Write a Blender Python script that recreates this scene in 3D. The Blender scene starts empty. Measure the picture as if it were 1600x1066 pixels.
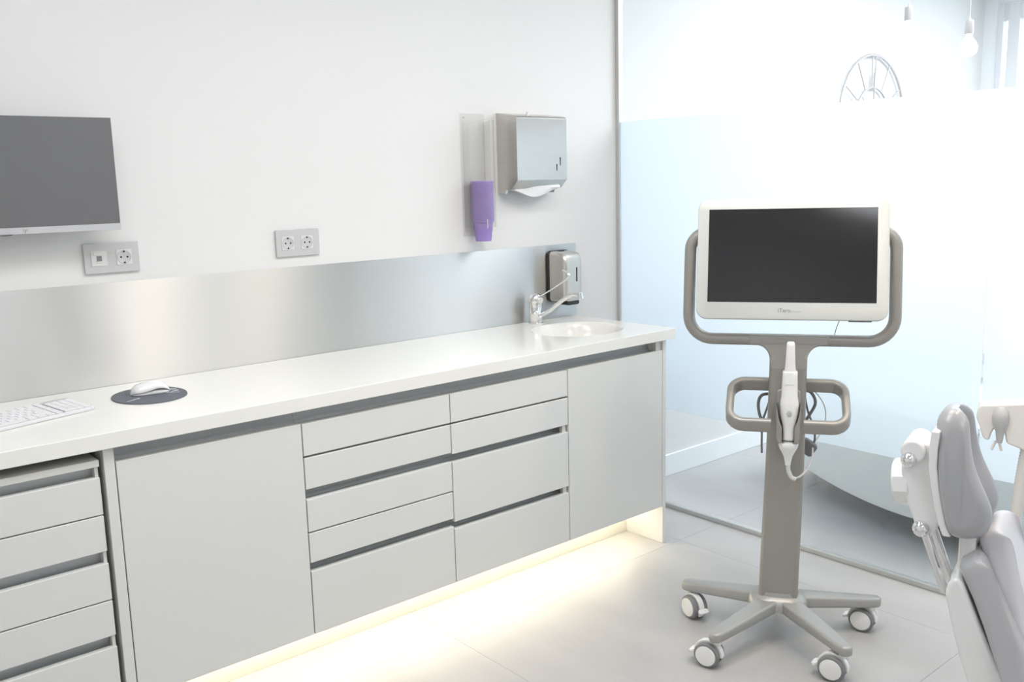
import bpy, bmesh, math, random
from mathutils import Vector, Matrix
random.seed(7)
D = bpy.data
C = bpy.context.scene.collection
PI = math.pi

# ------------------------------------------------------------------ camera, world, lights, exposure
sc = bpy.context.scene
cam = D.objects.new('camera', D.cameras.new('camera')); C.objects.link(cam)
cam.data.sensor_width = 36.0
cam.data.lens = 36.0 * 1451.7 / 1600
cam.data.clip_start = 0.05
yaw, pitch, roll = 0.7032, 0.169, -0.0256
fw = Vector((math.sin(yaw)*math.cos(pitch), math.cos(yaw)*math.cos(pitch), -math.sin(pitch)))
r0 = Vector((math.cos(yaw), -math.sin(yaw), 0)); u0 = r0.cross(fw)
rt = math.cos(roll)*r0 + math.sin(roll)*u0
up = -math.sin(roll)*r0 + math.cos(roll)*u0
m = Matrix((rt, up, -fw)).transposed().to_4x4(); m.translation = Vector((-2.9007, -2.9735, 1.4921))
cam.matrix_world = m
sc.camera = cam

w = D.worlds.new('world'); sc.world = w; w.use_nodes = True
bg = w.node_tree.nodes['Background']
bg.inputs[0].default_value = (0.86, 0.93, 1.0, 1); bg.inputs[1].default_value = 3.5

sc.view_settings.view_transform = 'Standard'
sc.view_settings.look = 'None'
sc.view_settings.gamma = 1.0
sc.view_settings.use_curve_mapping = False
sc.view_settings.exposure = 0.1
sc.cycles.max_bounces = 10
sc.cycles.transparent_max_bounces = 16
sc.cycles.sample_clamp_indirect = 4.0

def area(name, loc, sx, sy, power, col, rot=(0, 0, 0), disc=False):
    l = D.lights.new(name, 'AREA'); l.energy = power; l.color = col
    l.shape = 'DISK' if disc else 'RECTANGLE'
    l.size = sx
    if not disc: l.size_y = sy
    o = D.objects.new(name, l); C.objects.link(o); o.location = loc; o.rotation_euler = rot
    return o
CEIL = 2.75
area('ceiling_panel_light', (-2.3, -1.45, CEIL-.03), 1.2, .6, 18, (.955, .975, 1))
area('ceiling_panel_light', (-.9, -1.5, CEIL-.03), 1.2, .6, 16, (.955, .975, 1))
area('ceiling_panel_light', (-2.3, -3.6, CEIL-.03), 1.2, .6, 13, (.955, .975, 1))
area('ceiling_panel_light', (-.6, -3.7, CEIL-.03), .6, 1.2, 12.5, (.955, .975, 1))
area('ceiling_downlight', (-.95, -2.2, CEIL-.02), .16, .16, 8, (1, .76, .50), disc=True)
area('ceiling_downlight', (-.22, -2.2, CEIL-.02), .16, .16, 8, (1, .76, .50), disc=True)
area('lobby_panel_light', (1.6, -1.5, CEIL-.03), 1.6, 1.6, 60, (.95, .97, 1))
area('lobby_panel_light', (3.0, -1.9, CEIL-.03), 1.6, 1.6, 60, (.95, .97, 1))

# ------------------------------------------------------------------ materials
def mat(name, col, rough=.5, metal=0, noise=0, nscale=8, bump=0, bscale=200, aniso=0, coat=0, spec=.5, stretch=None, bdist=.001):
    m = D.materials.new(name); m.use_nodes = True
    nt = m.node_tree; b = nt.nodes['Principled BSDF']
    b.inputs['Base Color'].default_value = (*col, 1)
    b.inputs['Roughness'].default_value = rough
    b.inputs['Metallic'].default_value = metal
    b.inputs['Specular IOR Level'].default_value = spec
    if aniso: b.inputs['Anisotropic'].default_value = aniso
    if coat: b.inputs['Coat Weight'].default_value = coat; b.inputs['Coat Roughness'].default_value = .06
    tc = nt.nodes.new('ShaderNodeTexCoord'); mp = nt.nodes.new('ShaderNodeMapping')
    nt.links.new(tc.outputs['Object'], mp.inputs[0])
    if stretch: mp.inputs['Scale'].default_value = stretch
    if noise is not None:
        n = nt.nodes.new('ShaderNodeTexNoise'); n.inputs['Scale'].default_value = nscale; n.inputs['Detail'].default_value = 6
        nt.links.new(mp.outputs[0], n.inputs[0])
        r = nt.nodes.new('ShaderNodeMapRange'); r.inputs[1].default_value = .3; r.inputs[2].default_value = .7
        k = max(noise, .008)
        r.inputs[3].default_value = 1-k; r.inputs[4].default_value = 1
        nt.links.new(n.outputs[0], r.inputs[0])
        mx = nt.nodes.new('ShaderNodeMix'); mx.data_type = 'RGBA'; mx.blend_type = 'MULTIPLY'; mx.inputs[0].default_value = 1
        mx.inputs[6].default_value = (*col, 1)
        nt.links.new(r.outputs[0], mx.inputs[7]); nt.links.new(mx.outputs[2], b.inputs['Base Color'])
    if bump:
        n2 = nt.nodes.new('ShaderNodeTexNoise'); n2.inputs['Scale'].default_value = bscale; n2.inputs['Detail'].default_value = 3
        nt.links.new(mp.outputs[0], n2.inputs[0])
        bp = nt.nodes.new('ShaderNodeBump'); bp.inputs['Strength'].default_value = bump; bp.inputs['Distance'].default_value = bdist
        nt.links.new(n2.outputs[0], bp.inputs['Height']); nt.links.new(bp.outputs[0], b.inputs['Normal'])
    return m

WALL = mat('wall_paint', (.70, .695, .69), .75, noise=.015, nscale=2, bump=.05, bscale=300)
CEILM = mat('ceiling_paint', (.85, .85, .84), .8)
LOBW = mat('lobby_paint', (.84, .85, .87), .8)
FLOOR = mat('floor_tile', (.47, .463, .46), .42, noise=.16, nscale=3.5, stretch=(1, .45, 1), bump=.06, bscale=40)
JOINT = mat('floor_joint', (.47, .46, .45), .8)
SKIRT = mat('skirting_white', (.78, .80, .82), .45)
TOP = mat('solid_surface', (.82, .81, .775), .13, noise=.008, spec=.45)
CAB = mat('lacquer_white', (.70, .705, .69), .30, noise=.008)
CABIN = mat('carcass_white', (.72, .72, .68), .5)
CHAN = mat('aluminium_channel', (.58, .60, .61), .38, metal=.35)
PLIN = mat('plinth_white', (.80, .78, .70), .5)
ALU = mat('brushed_aluminium', (.66, .66, .65), .38, metal=1, noise=.02, nscale=4, stretch=(.4, 1, 60), aniso=1.0)
PROF = mat('profile_aluminium', (.60, .61, .60), .35, metal=.8)
STEEL = mat('brushed_steel', (.62, .60, .57), .24, metal=1, noise=.05, nscale=10, stretch=(1, 1, 8))
STEELW = mat('satin_steel', (.66, .63, .58), .3, metal=1, noise=.05, nscale=10)
CHROME = mat('chrome', (.82, .82, .82), .06, metal=1, noise=.01)
BLACKP = mat('black_plastic', (.02, .02, .02), .4)
CART = mat('satin_greige_paint', (.335, .32, .295), .36, metal=.35, noise=.02, nscale=30)
CARTL = mat('satin_light_grey', (.40, .395, .38), .35, metal=.35, noise=.02, nscale=30)
WPL = mat('white_plastic', (.63, .645, .615), .34)
WPLG = mat('glossy_white_plastic', (.82, .82, .81), .16, coat=.4)
SCREEN = mat('black_screen_glass', (.016, .016, .018), .09, spec=.6)
SCREEN2 = mat('grey_screen_glass', (.13, .13, .135), .22, spec=.7)
SILV = mat('silver_plastic', (.52, .52, .535), .4, metal=.2)
SOCK = mat('silver_grey_plastic', (.50, .50, .50), .45)
SOCKW = mat('socket_insert', (.62, .62, .61), .35)
GREYP = mat('grey_rubber', (.20, .20, .21), .55)
CABLE = mat('grey_cable', (.20, .20, .20), .5)
CABLEW = mat('light_cable', (.60, .59, .57), .45)
VINYL = mat('grey_vinyl', (.38, .38, .395), .28, noise=.03, nscale=6, bump=.1, bscale=260, coat=.25)
VINYLL = mat('light_grey_vinyl', (.60, .60, .64), .4, noise=.02, nscale=6)
VINYL2 = mat('mid_grey_vinyl', (.44, .44, .455), .32, noise=.02, nscale=6, coat=.2)
PADM = mat('slate_rubber', (.115, .125, .15), .6)
PRINTW = mat('white_print', (.80, .80, .82), .6)
PRINTG = mat('grey_print', (.22, .22, .22), .5)
DARK = mat('dark_hole', (.03, .03, .03), .8)
IRON = mat('haze_pale_iron', (.50, .47, .47), .5, metal=.4)  # iron colour lightened to stand in for the washed-out lobby haze
DESK = mat('lobby_white_laminate', (.90, .91, .90), .4)
PAPER = mat('paper_towel', (.88, .88, .88), .9, bump=.2, bscale=120)
CREAM = mat('cream_plastic', (.80, .77, .73), .4)
KEYM = mat('key_white', (.76, .75, .77), .45)
FRAMEG = mat('window_frame_grey', (.72, .72, .75), .5)
KBASE = mat('keyboard_silver', (.34, .34, .36), .4, metal=.3)

def trans_mat(name, col, gloss_rough=.02, ior=1.5, tint=(1, 1, 1), gloss=1.0, alpha_diff=0.0):
    m = D.materials.new(name); m.use_nodes = True; nt = m.node_tree; nt.nodes.clear()
    out = nt.nodes.new('ShaderNodeOutputMaterial')
    t = nt.nodes.new('ShaderNodeBsdfTransparent'); t.inputs[0].default_value = (*tint, 1)
    g = nt.nodes.new('ShaderNodeBsdfGlossy'); g.inputs['Roughness'].default_value = gloss_rough
    fr = nt.nodes.new('ShaderNodeFresnel'); fr.inputs[0].default_value = ior
    mu = nt.nodes.new('ShaderNodeMath'); mu.operation = 'MULTIPLY'; mu.inputs[1].default_value = gloss
    ge = nt.nodes.new('ShaderNodeNewGeometry'); mr = nt.nodes.new('ShaderNodeMapRange')   # same Fresnel curve on both faces of a thin pane
    mr.inputs[3].default_value = ior; mr.inputs[4].default_value = 1/ior
    nt.links.new(ge.outputs['Backfacing'], mr.inputs[0]); nt.links.new(mr.outputs[0], fr.inputs[0])
    nt.links.new(fr.outputs[0], mu.inputs[0])
    mx = nt.nodes.new('ShaderNodeMixShader')
    nt.links.new(mu.outputs[0], mx.inputs[0])
    if alpha_diff:
        d = nt.nodes.new('ShaderNodeBsdfDiffuse'); d.inputs[0].default_value = (*col, 1)
        tl = nt.nodes.new('ShaderNodeBsdfTranslucent'); tl.inputs[0].default_value = (*col, 1)
        ad = nt.nodes.new('ShaderNodeMixShader'); ad.inputs[0].default_value = .5
        nt.links.new(d.outputs[0], ad.inputs[1]); nt.links.new(tl.outputs[0], ad.inputs[2])
        m2 = nt.nodes.new('ShaderNodeMixShader'); m2.inputs[0].default_value = alpha_diff
        nt.links.new(t.outputs[0], m2.inputs[1]); nt.links.new(ad.outputs[0], m2.inputs[2])
        nt.links.new(m2.outputs[0], mx.inputs[1])
    else:
        nt.links.new(t.outputs[0], mx.inputs[1])
    nt.links.new(g.outputs[0], mx.inputs[2])
    nt.links.new(mx.outputs[0], out.inputs[0])
    return m
GLASS = trans_mat('clear_glass', (1, 1, 1), tint=(.93, .95, .955))
FROST = trans_mat('frosted_film', (.87, .93, .975), gloss_rough=.25, alpha_diff=.80, gloss=.35)
ACRYL = trans_mat('clear_acrylic', (.9, .9, .9), gloss_rough=.04, tint=(.975, .975, .97), gloss=.55, alpha_diff=.03)
CUPM = trans_mat('purple_plastic', (.62, .47, .86), gloss_rough=.2, tint=(.75, .62, .93), alpha_diff=.82, gloss=.6)
def emit(name, col, s):
    m = D.materials.new(name); m.use_nodes = True; nt = m.node_tree
    b = nt.nodes['Principled BSDF']; b.inputs['Base Color'].default_value = (*col, 1)
    b.inputs['Emission Color'].default_value = (*col, 1); b.inputs['Emission Strength'].default_value = s
    return m
LED = emit('warm_led', (1, .90, .70), 42)
BULB = emit('bulb_glow', (1, .93, .78), 3)

# ------------------------------------------------------------------ mesh helpers
def tagp(o, label=None, cat=None, group=None, kind=None):
    if label: o['label'] = label
    if cat: o['category'] = cat
    if group: o['group'] = group
    if kind: o['kind'] = kind
    return o
def thing(name, label, cat, loc=(0, 0, 0), rz=0, group=None):
    o = D.objects.new(name, None); C.objects.link(o); o.location = loc; o.rotation_euler = (0, 0, rz)
    o.empty_display_size = .05
    return tagp(o, label, cat, group)
def obj(name, bm, m, parent=None, smooth=True, bevel=0, seg=2, angle=35, loc=None, rot=None, label=None):
    if isinstance(bm, bpy.types.Mesh): me = bm
    else:
        bmesh.ops.remove_doubles(bm, verts=bm.verts, dist=1e-6)
        bmesh.ops.recalc_face_normals(bm, faces=bm.faces)
        me = D.meshes.new(name); bm.to_mesh(me); bm.free()
        me.materials.append(m)
        if smooth:
            for p in me.polygons: p.use_smooth = True
            me.set_sharp_from_angle(angle=math.radians(angle))
    o = D.objects.new(name, me); C.objects.link(o)
    if bevel:
        b = o.modifiers.new('bev', 'BEVEL'); b.width = bevel; b.segments = seg; b.limit_method = 'ANGLE'; b.angle_limit = math.radians(40)
        b.harden_normals = True
    if parent: o.parent = parent
    if loc: o.location = loc
    if rot: o.rotation_euler = rot
    if label: o['label'] = label
    return o
def add_box(bm, x0, x1, y0, y1, z0, z1, M=None):
    vs = [Vector((x, y, z)) for z in (z0, z1) for y in (y0, y1) for x in (x0, x1)]
    if M: vs = [M @ v for v in vs]
    v = [bm.verts.new(p) for p in vs]
    for f in ((0, 2, 3, 1), (4, 5, 7, 6), (0, 1, 5, 4), (2, 6, 7, 3), (0, 4, 6, 2), (1, 3, 7, 5)):
        bm.faces.new([v[i] for i in f])
def box(x0, x1, y0, y1, z0, z1, M=None):
    bm = bmesh.new(); add_box(bm, min(x0, x1), max(x0, x1), min(y0, y1), max(y0, y1), z0, z1, M); return bm
def add_cyl(bm, p0, p1, r0, r1=None, n=24, cap=True):
    p0 = Vector(p0); p1 = Vector(p1); r1 = r0 if r1 is None else r1
    d = (p1-p0).normalized(); a = d.orthogonal().normalized(); b = d.cross(a)
    R = [[bm.verts.new(p + r*(math.cos(2*PI*i/n)*a + math.sin(2*PI*i/n)*b)) for i in range(n)] for p, r in ((p0, r0), (p1, r1))]
    for i in range(n): bm.faces.new((R[0][i], R[0][(i+1) % n], R[1][(i+1) % n], R[1][i]))
    if cap: bm.faces.new(R[0][::-1]); bm.faces.new(R[1])
def cyl(*a, **k):
    bm = bmesh.new(); add_cyl(bm, *a, **k); return bm
def add_rings(bm, rings, cap0=True, cap1=True, closed=False):
    V = [[bm.verts.new(p) for p in r] for r in rings]; n = len(V[0]); m_ = len(V)
    for k in range(m_ if closed else m_-1):
        A, B = V[k], V[(k+1) % m_]
        for i in range(n): bm.faces.new((A[i], A[(i+1) % n], B[(i+1) % n], B[i]))
    if not closed:
        if cap0: bm.faces.new(V[0][::-1])
        if cap1: bm.faces.new(V[-1])
def sweep(path, section, upv=(0, 0, 1), closed=False, scales=None):
    """section: list of (side, up) coords"""
    bm = bmesh.new(); P = [Vector(p) for p in path]; n = len(P); rings = []; upv = Vector(upv)
    for i, p in enumerate(P):
        if closed: t = (P[(i+1) % n]-P[i-1]).normalized()
        elif i == 0: t = (P[1]-P[0]).normalized()
        elif i == n-1: t = (P[-1]-P[-2]).normalized()
        else: t = ((P[i+1]-P[i]).normalized()+(P[i]-P[i-1]).normalized()).normalized()
        s = t.cross(upv)
        if s.length < 1e-4: s = t.orthogonal()
        s.normalize(); u = s.cross(t)
        k = scales[i] if scales else 1
        rings.append([p + s*a*k + u*b*k for a, b in section])
    add_rings(bm, rings, closed=closed); return bm
def circ(r, n=14): return [(r*math.cos(2*PI*i/n), r*math.sin(2*PI*i/n)) for i in range(n)]
def rrect(w, h, r, n=4):
    """rounded rectangle outline centred on 0"""
    pts = []
    for cx, cy, a0 in ((w/2-r, h/2-r, 0), (-w/2+r, h/2-r, 90), (-w/2+r, -h/2+r, 180), (w/2-r, -h/2+r, 270)):
        for i in range(n+1):
            a = math.radians(a0+90*i/n); pts.append((cx+r*math.cos(a), cy+r*math.sin(a)))
    return pts
def smooth_tube(pts, r, n=10, sub=8):
    """catmull-rom tube"""
    P = [Vector(p) for p in pts]; P = [P[0]*2-P[1]]+P+[P[-1]*2-P[-2]]; out = []
    for i in range(1, len(P)-2):
        for k in range(sub):
            t = k/sub; a, b, c, d = P[i-1], P[i], P[i+1], P[i+2]
            out.append(.5*((2*b)+(c-a)*t+(2*a-5*b+4*c-d)*t*t+(3*b-a-3*c+d)*t**3))
    out.append(P[-2]); up_ = (0.123, 0.31, 0.94)
    return sweep(out, circ(r, n), up_)
def fillet_path(pts, r, n=6):
    P = [Vector(p) for p in pts]; out = [P[0]]
    for i in range(1, len(P)-1):
        a = (P[i-1]-P[i]); b = (P[i+1]-P[i]); rr = r[i-1] if isinstance(r, (list, tuple)) else r
        an = a.angle(b); t = min(rr/math.tan(an/2), a.length*.49, b.length*.49); rr2 = t*math.tan(an/2)
        a.normalize(); b.normalize(); c = P[i]+(a+b).normalized()*(rr2/math.sin(an/2))
        s = P[i]+a*t-c; e = P[i]+b*t-c
        ang = s.angle(e)
        for k in range(n+1):
            f = k/n; out.append(c+(s*math.sin((1-f)*ang)+e*math.sin(f*ang))/math.sin(ang))
    out.append(P[-1]); return out
def prism(outline, axis, a0, a1, M=None):
    """extrude 2D outline along axis 'y' (outline = x,z), 'z' (x,y) or 'x' (y,z)"""
    bm = bmesh.new(); f = {'y': lambda p, t: Vector((p[0], t, p[1])), 'z': lambda p, t: Vector((p[0], p[1], t)), 'x': lambda p, t: Vector((t, p[0], p[1]))}[axis]
    rr = [[f(p, t) for p in outline] for t in (a0, a1)]
    if M: rr = [[M @ v for v in r] for r in rr]
    add_rings(bm, rr); return bm
def lathe(prof, n=32, c=(0, 0, 0), cap0=False, cap1=False):
    bm = bmesh.new()
    add_rings(bm, [[Vector((c[0]+r*math.cos(2*PI*i/n), c[1]+r*math.sin(2*PI*i/n), c[2]+z)) for i in range(n)] for r, z in prof], cap0, cap1)
    return bm
def text(name, s, size, m, parent, loc, rot, ext=.0003, align='LEFT', xs=1):
    cu = D.curves.new(name, 'FONT'); cu.body = s; cu.size = size; cu.extrude = ext; cu.align_x = align
    t = D.objects.new(name, cu); C.objects.link(t)
    dg = bpy.context.evaluated_depsgraph_get(); dg.update()
    me = D.meshes.new_from_object(t.evaluated_get(dg)); D.objects.remove(t)
    me.materials.clear(); me.materials.append(m)
    o = D.objects.new(name, me); C.objects.link(o); o.parent = parent; o.location = loc; o.rotation_euler = rot; o.scale = (xs, 1, 1)
    return o
def struct(name, bm, m, parent=None, **k):
    o = obj(name, bm, m, parent, **k)
    if not parent: o['kind'] = 'structure'
    return o

# ------------------------------------------------------------------ room shell
XL, XR, YF, XG = -3.6, 4.0, -4.6, .284
fl = struct('floor', box(XL, XR, YF, 0, -.06, -.012), JOINT, smooth=False)
tile_me = {}
xs = [XL, -2.4, -1.2, 0, 1.2, 2.4, 3.6, XR]; ys = [YF, -3.0, -1.8, -.6, 0]
for i in range(len(xs)-1):
    for j in range(len(ys)-1):
        g = .0005
        obj('tile', box(xs[i]+g, xs[i+1]-g, ys[j]+g, ys[j+1]-g, -.012, 0), FLOOR, fl, smooth=False)
struct('ceiling', box(XL-.1, XR+.1, YF-.1, .1, CEIL, CEIL+.1), CEILM, smooth=False)
struct('wall_back', box(XL-.1, XR+.1, 0, .12, -.06, CEIL), WALL, smooth=False)
struct('wall_left', box(XL-.12, XL, YF, 0, -.06, CEIL), WALL, smooth=False)
struct('wall_front', box(XL-.1, XR+.1, YF-.12, YF, -.06, CEIL), WALL, smooth=False)
# far wall of the lobby with a tall window beginning near the corner
wr = bmesh.new()
add_box(wr, XR, XR+.12, -.10, 0, -.06, CEIL); add_box(wr, XR, XR+.12, YF, -3.6, -.06, CEIL)
add_box(wr, XR, XR+.12, -3.6, -.10, 2.62, CEIL); add_box(wr, XR, XR+.12, -3.6, -.10, -.06, .1)
struct('wall_right', wr, LOBW, smooth=False)
wn = tagp(D.objects.new('window_1', None), kind='structure'); C.objects.link(wn); wn.location = (XR, -1.8, .1)
def rel(par, *a):
    l = par.location; return box(a[0]-l.x, a[1]-l.x, a[2]-l.y, a[3]-l.y, a[4]-l.z, a[5]-l.z)
for y0, y1 in ((-.135, -.10), (-.24, -.165), (-1.40, -1.34), (-2.5, -2.44), (-3.6, -3.54)):
    obj('window_frame', rel(wn, XR-.01, XR+.05, y0, y1, .1, 2.62), FRAMEG, wn, smooth=False)
for z0, z1 in ((.1, .17), (2.50, 2.62)):
    obj('window_rail', rel(wn, XR, XR+.05, -3.54, -.10, z0, z1), FRAMEG, wn, smooth=False)
for y0, y1 in ((-1.34, -.24), (-2.44, -1.40), (-3.54, -2.5)):
    obj('pane', rel(wn, XR+.02, XR+.028, y0, y1, .17, 2.50), GLASS, wn, smooth=False)
struct('baseboard_back', box(XG+.012, XR, -.014, 0, 0, .112), SKIRT, bevel=.003)
struct('baseboard_corner', box(0, XG-.03, -.014, 0, 0, .112), SKIRT, bevel=.003)
struct('baseboard_right', box(XR-.014, XR, -4.6, -3.6, 0, .112), SKIRT, bevel=.003)
struct('baseboard_left', box(XL, XL+.014, -4.6, -.62, 0, .112), SKIRT, bevel=.003)
struct('baseboard_front', box(XL+.02, XG-.05, -4.6, -4.586, 0, .112), SKIRT, bevel=.003)

# glass partition
gw = tagp(D.objects.new('wall_glass', None), label='frosted glass partition on a thin floor track beside the sink end of the worktop', kind='structure')
C.objects.link(gw); gw.location = (XG, -2.3, 0)
for y0, y1 in ((-1.6625, -.012), (-3.15, -1.6665), (-4.59, -3.154)):
    obj('pane', rel(gw, XG-.005, XG+.005, y0, y1, .022, CEIL), GLASS, gw, smooth=False)
    obj('frosted_film', rel(gw, XG-.0066, XG-.0056, y0+.001, y1-.001, .462, 1.749), FROST, gw, smooth=False,
        label='pale blue frosted band across the clear glass')
obj('floor_track', rel(gw, XG-.014, XG+.014, -4.59, 0, 0, .02), PROF, gw, bevel=.002)
obj('wall_profile', rel(gw, XG-.016, XG+.012, -.022, 0, .02, CEIL), PROF, gw, bevel=.002)

# ------------------------------------------------------------------ worktop with integrated basin
H = .90
wt = thing('worktop', 'long glossy white worktop with a moulded-in round basin at its glass end', 'worktop', (-1.8, -.3, H-.042))
SX, SY, SA, SB = -.29, -.305, .20, .178
bm = bmesh.new()
WX0, WX1, WY0, WY1 = XL+.002, -.022, -.593, -.0065
def loopverts(pts): return [bm.verts.new(Vector(p)) for p in pts]
cx, cy = -1.8, -.3
outer = [(WX0-cx, WY0-cy), (WX1-cx, WY0-cy), (WX1-cx, WY1-cy), (WX0-cx, WY1-cy)]
NE = 72
def ell(a, b, z): return [Vector((SX-cx+a*math.cos(2*PI*i/NE), SY-cy+b*math.sin(2*PI*i/NE), z)) for i in range(NE)]
vo = loopverts([(x, y, .042) for x, y in outer]); vi = [bm.verts.new(p) for p in ell(SA, SB, .042)]
ed = [bm.edges.new((vo[i], vo[(i+1) % 4])) for i in range(4)]+[bm.edges.new((vi[i], vi[(i+1) % NE])) for i in range(NE)]
bmesh.ops.triangle_fill(bm, edges=ed, use_beauty=True)
vb = loopverts([(x, y, 0) for x, y in outer])
for i in range(4): bm.faces.new((vb[i], vb[(i+1) % 4], vo[(i+1) % 4], vo[i]))
vi2 = [bm.verts.new(p) for p in ell(SA, SB, 0)]
ed = [bm.edges.get((vb[i], vb[(i+1) % 4])) for i in range(4)]+[bm.edges.new((vi2[i], vi2[(i+1) % NE])) for i in range(NE)]
bmesh.ops.triangle_fill(bm, edges=ed, use_beauty=True)
obj('slab', bm, TOP, wt, bevel=.002, angle=30)
bm = bmesh.new()
prof = [(0, 0), (.003, -.0015), (.008, -.006), (.014, -.016), (.022, -.04), (.035, -.075), (.06, -.105), (.10, -.12), (.15, -.126)]
add_rings(bm, [ell(SA-d+.0002, SB-d+.0002, .042+z) for d, z in prof], cap0=False)
bs = obj('basin', bm, TOP, wt, angle=60)
obj('drain', lathe([(.022, 0), (.022, .003), (.016, .004), (.004, .002)], 24, (SX-cx, SY-cy, .042-.1265), cap1=True), CHROME, wt, label='round chrome drain')

# ------------------------------------------------------------------ base cabinets
YD = -.574   # door faces
ZB, ZT = .160, .816
FT = .019
def front(name, par, x0, x1, z0, z1, y=YD):
    l = par.location; g = .0016
    return obj(name, box(x0+g-l.x, x1-g-l.x, y-l.y, y+FT-l.y, z0-l.z, z1-l.z), CAB, par, bevel=.0022, seg=2)
def carcass(par, x0, x1, chans, yfront=-.548, z0=ZB+.004, z1=.857, back=-.008, end=False):
    """white body whose front has aluminium grip channels at the given heights"""
    l = par.location
    bm = bmesh.new(); cuts = []
    add_box(bm, x0-l.x, x1-l.x, yfront+.03-l.y, back-l.y, z0-l.z, z1-l.z)
    zs = [z0]
    for a, b in chans: zs += [a-.012, b+.012]
    zs.append(z1)
    for k in range(0, len(zs)-1, 2):
        if zs[k+1] > zs[k]: add_box(bm, x0-l.x, x1-l.x, yfront-l.y, yfront+.0302-l.y, zs[k]-l.z, zs[k+1]-l.z)
    obj('body', bm, CABIN, par, smooth=False)
    for a, b in chans:
        o = [(yfront-.003, a-.012), (yfront-.003, a-.010), (yfront+.020, a-.006), (yfront+.0275, a+.004), (yfront+.0275, b-.002), (yfront+.022, b+.011),
             (yfront+.029, b+.0115), (yfront+.029, a-.0118)]
        o = [(p-l.y, q-l.z) for p, q in o]
        obj('grip_channel', prism(o, 'x', x0-l.x+.0005, x1-l.x-.0005), CHAN, par, label='recessed grey aluminium grip channel')
TOPCH = (ZT, .857-.012)
x1_, x2_, x3_, x4_, x5_ = -2.2005, -1.676, -1.140, -.605, -.0765

def unit(name, label, x0, x1):
    return thing(name, label, 'cabinet', ((x0+x1)/2, -.30, .16))
u1 = unit('door_cabinet', 'white handleless cabinet with one wide door beside the loose drawer pedestal', x1_, x2_)
carcass(u1, x1_, x2_, [TOPCH]); front('door', u1, x1_, x2_, ZB, ZT)
u2 = unit('drawer_cabinet', 'white five-front drawer cabinet with four slim fronts over one deep front', x2_, x3_)
carcass(u2, x2_, x3_, [(.360, .387), (.584, .615), TOPCH])
for a, b in ((.717, .814), (.615, .711), (.4835, .584), (.387, .4795), (ZB, .360)): front('drawer', u2, x2_, x3_, a, b)
u3 = unit('drawer_cabinet', 'white four-front drawer cabinet with two slim fronts over two deep fronts', x3_, x4_)
carcass(u3, x3_, x4_, [(.349, .374), (.582, .609), TOPCH])
for a, b in ((.717, .814), (.609, .711), (.374, .582), (ZB, .349)): front('drawer', u3, x3_, x4_, a, b)
for a, b in ((.349, .374), (.582, .609)):
    l = u3.location
    obj('channel_end', box(x4_-.022-l.x, x4_-.004-l.x, -.5635-l.y, -.5475-l.y, a-.004-l.z, b+.004-l.z), CABIN, u3, bevel=.001)
u4 = unit('door_cabinet', 'white handleless cabinet with one door under the basin', x4_, x5_)
# open-topped body so that the basin hangs free inside
l = u4.location; bm = bmesh.new()
for a in ((x4_, x4_+.016, -.518, -.008, ZB+.004, .857), (x5_-.016, x5_, -.518, -.008, ZB+.004, .857), (x4_+.016, x5_-.016, -.024, -.008, ZB+.004, .857),
          (x4_+.016, x5_-.016, -.518, -.024, ZB+.004, ZB+.02), (x4_, x5_, -.548, -.518, ZB+.004, TOPCH[0]-.012)):
    add_box(bm, a[0]-l.x, a[1]-l.x, a[2]-l.y, a[3]-l.y, a[4]-l.z, a[5]-l.z)
obj('body', bm, CABIN, u4, smooth=False)
a, b = TOPCH; yf = -.548
o = [(yf-.003, a-.012), (yf-.003, a-.010), (yf+.020, a-.006), (yf+.0275, a+.004), (yf+.0275, b-.002), (yf+.022, b+.011), (yf+.029, b+.0115), (yf+.029, a-.0118)]
obj('grip_channel', prism([(p-l.y, q-l.z) for p, q in o], 'x', x4_-l.x, x5_-.03-l.x), CHAN, u4, label='recessed grey aluminium grip channel')
obj('channel_end', box(x5_-.03-l.x, x5_-.0005-l.x, -.5635-l.y, -.518-l.y, ZT-.004-l.z, .857-l.z), CABIN, u4, bevel=.001)
front('door', u4, x4_, x5_, ZB, ZT)

def plain(name, label, cat, bm, m, loc, **k):
    o = obj(name, bm, m, **k); tagp(o, label, cat); return o
def lbox(loc, x0, x1, y0, y1, z0, z1): return box(x0-loc[0], x1-loc[0], y0-loc[1], y1-loc[1], z0-loc[2], z1-loc[2])
def single(name, label, cat, m, x0, x1, y0, y1, z0, z1, bevel=.0015):
    loc = ((x0+x1)/2, (y0+y1)/2, z0)
    o = obj(name, lbox(loc, x0, x1, y0, y1, z0, z1), m, bevel=bevel, loc=loc); tagp(o, label, cat); return o
single('end_panel', 'white side panel standing on the floor at the glass end of the cabinets', 'panel', CAB, x5_+.0005, -.0570, -.574, -.004, 0, .858)
single('end_panel', 'tall white side panel between the drawer pedestal and the wide door', 'panel', CAB, -2.2280, -2.2015, -.574, -.004, 0, .858)
single('end_panel', 'white side panel carrying the far left end of the worktop', 'panel', CAB, XL+.003, XL+.025, -.574, -.004, 0, .858)
single('plinth', 'white recessed plinth lit warm under the cabinets', 'plinth', PLIN, x1_-.0005, x5_, -.3756, -.360, 0, ZB)
o = single('led_strip', 'warm glowing light strip under the cabinets', 'lamp', LED, x1_+.02, x5_-.03, -.428, -.416, ZB-.006, ZB+.0035, bevel=0)

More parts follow.
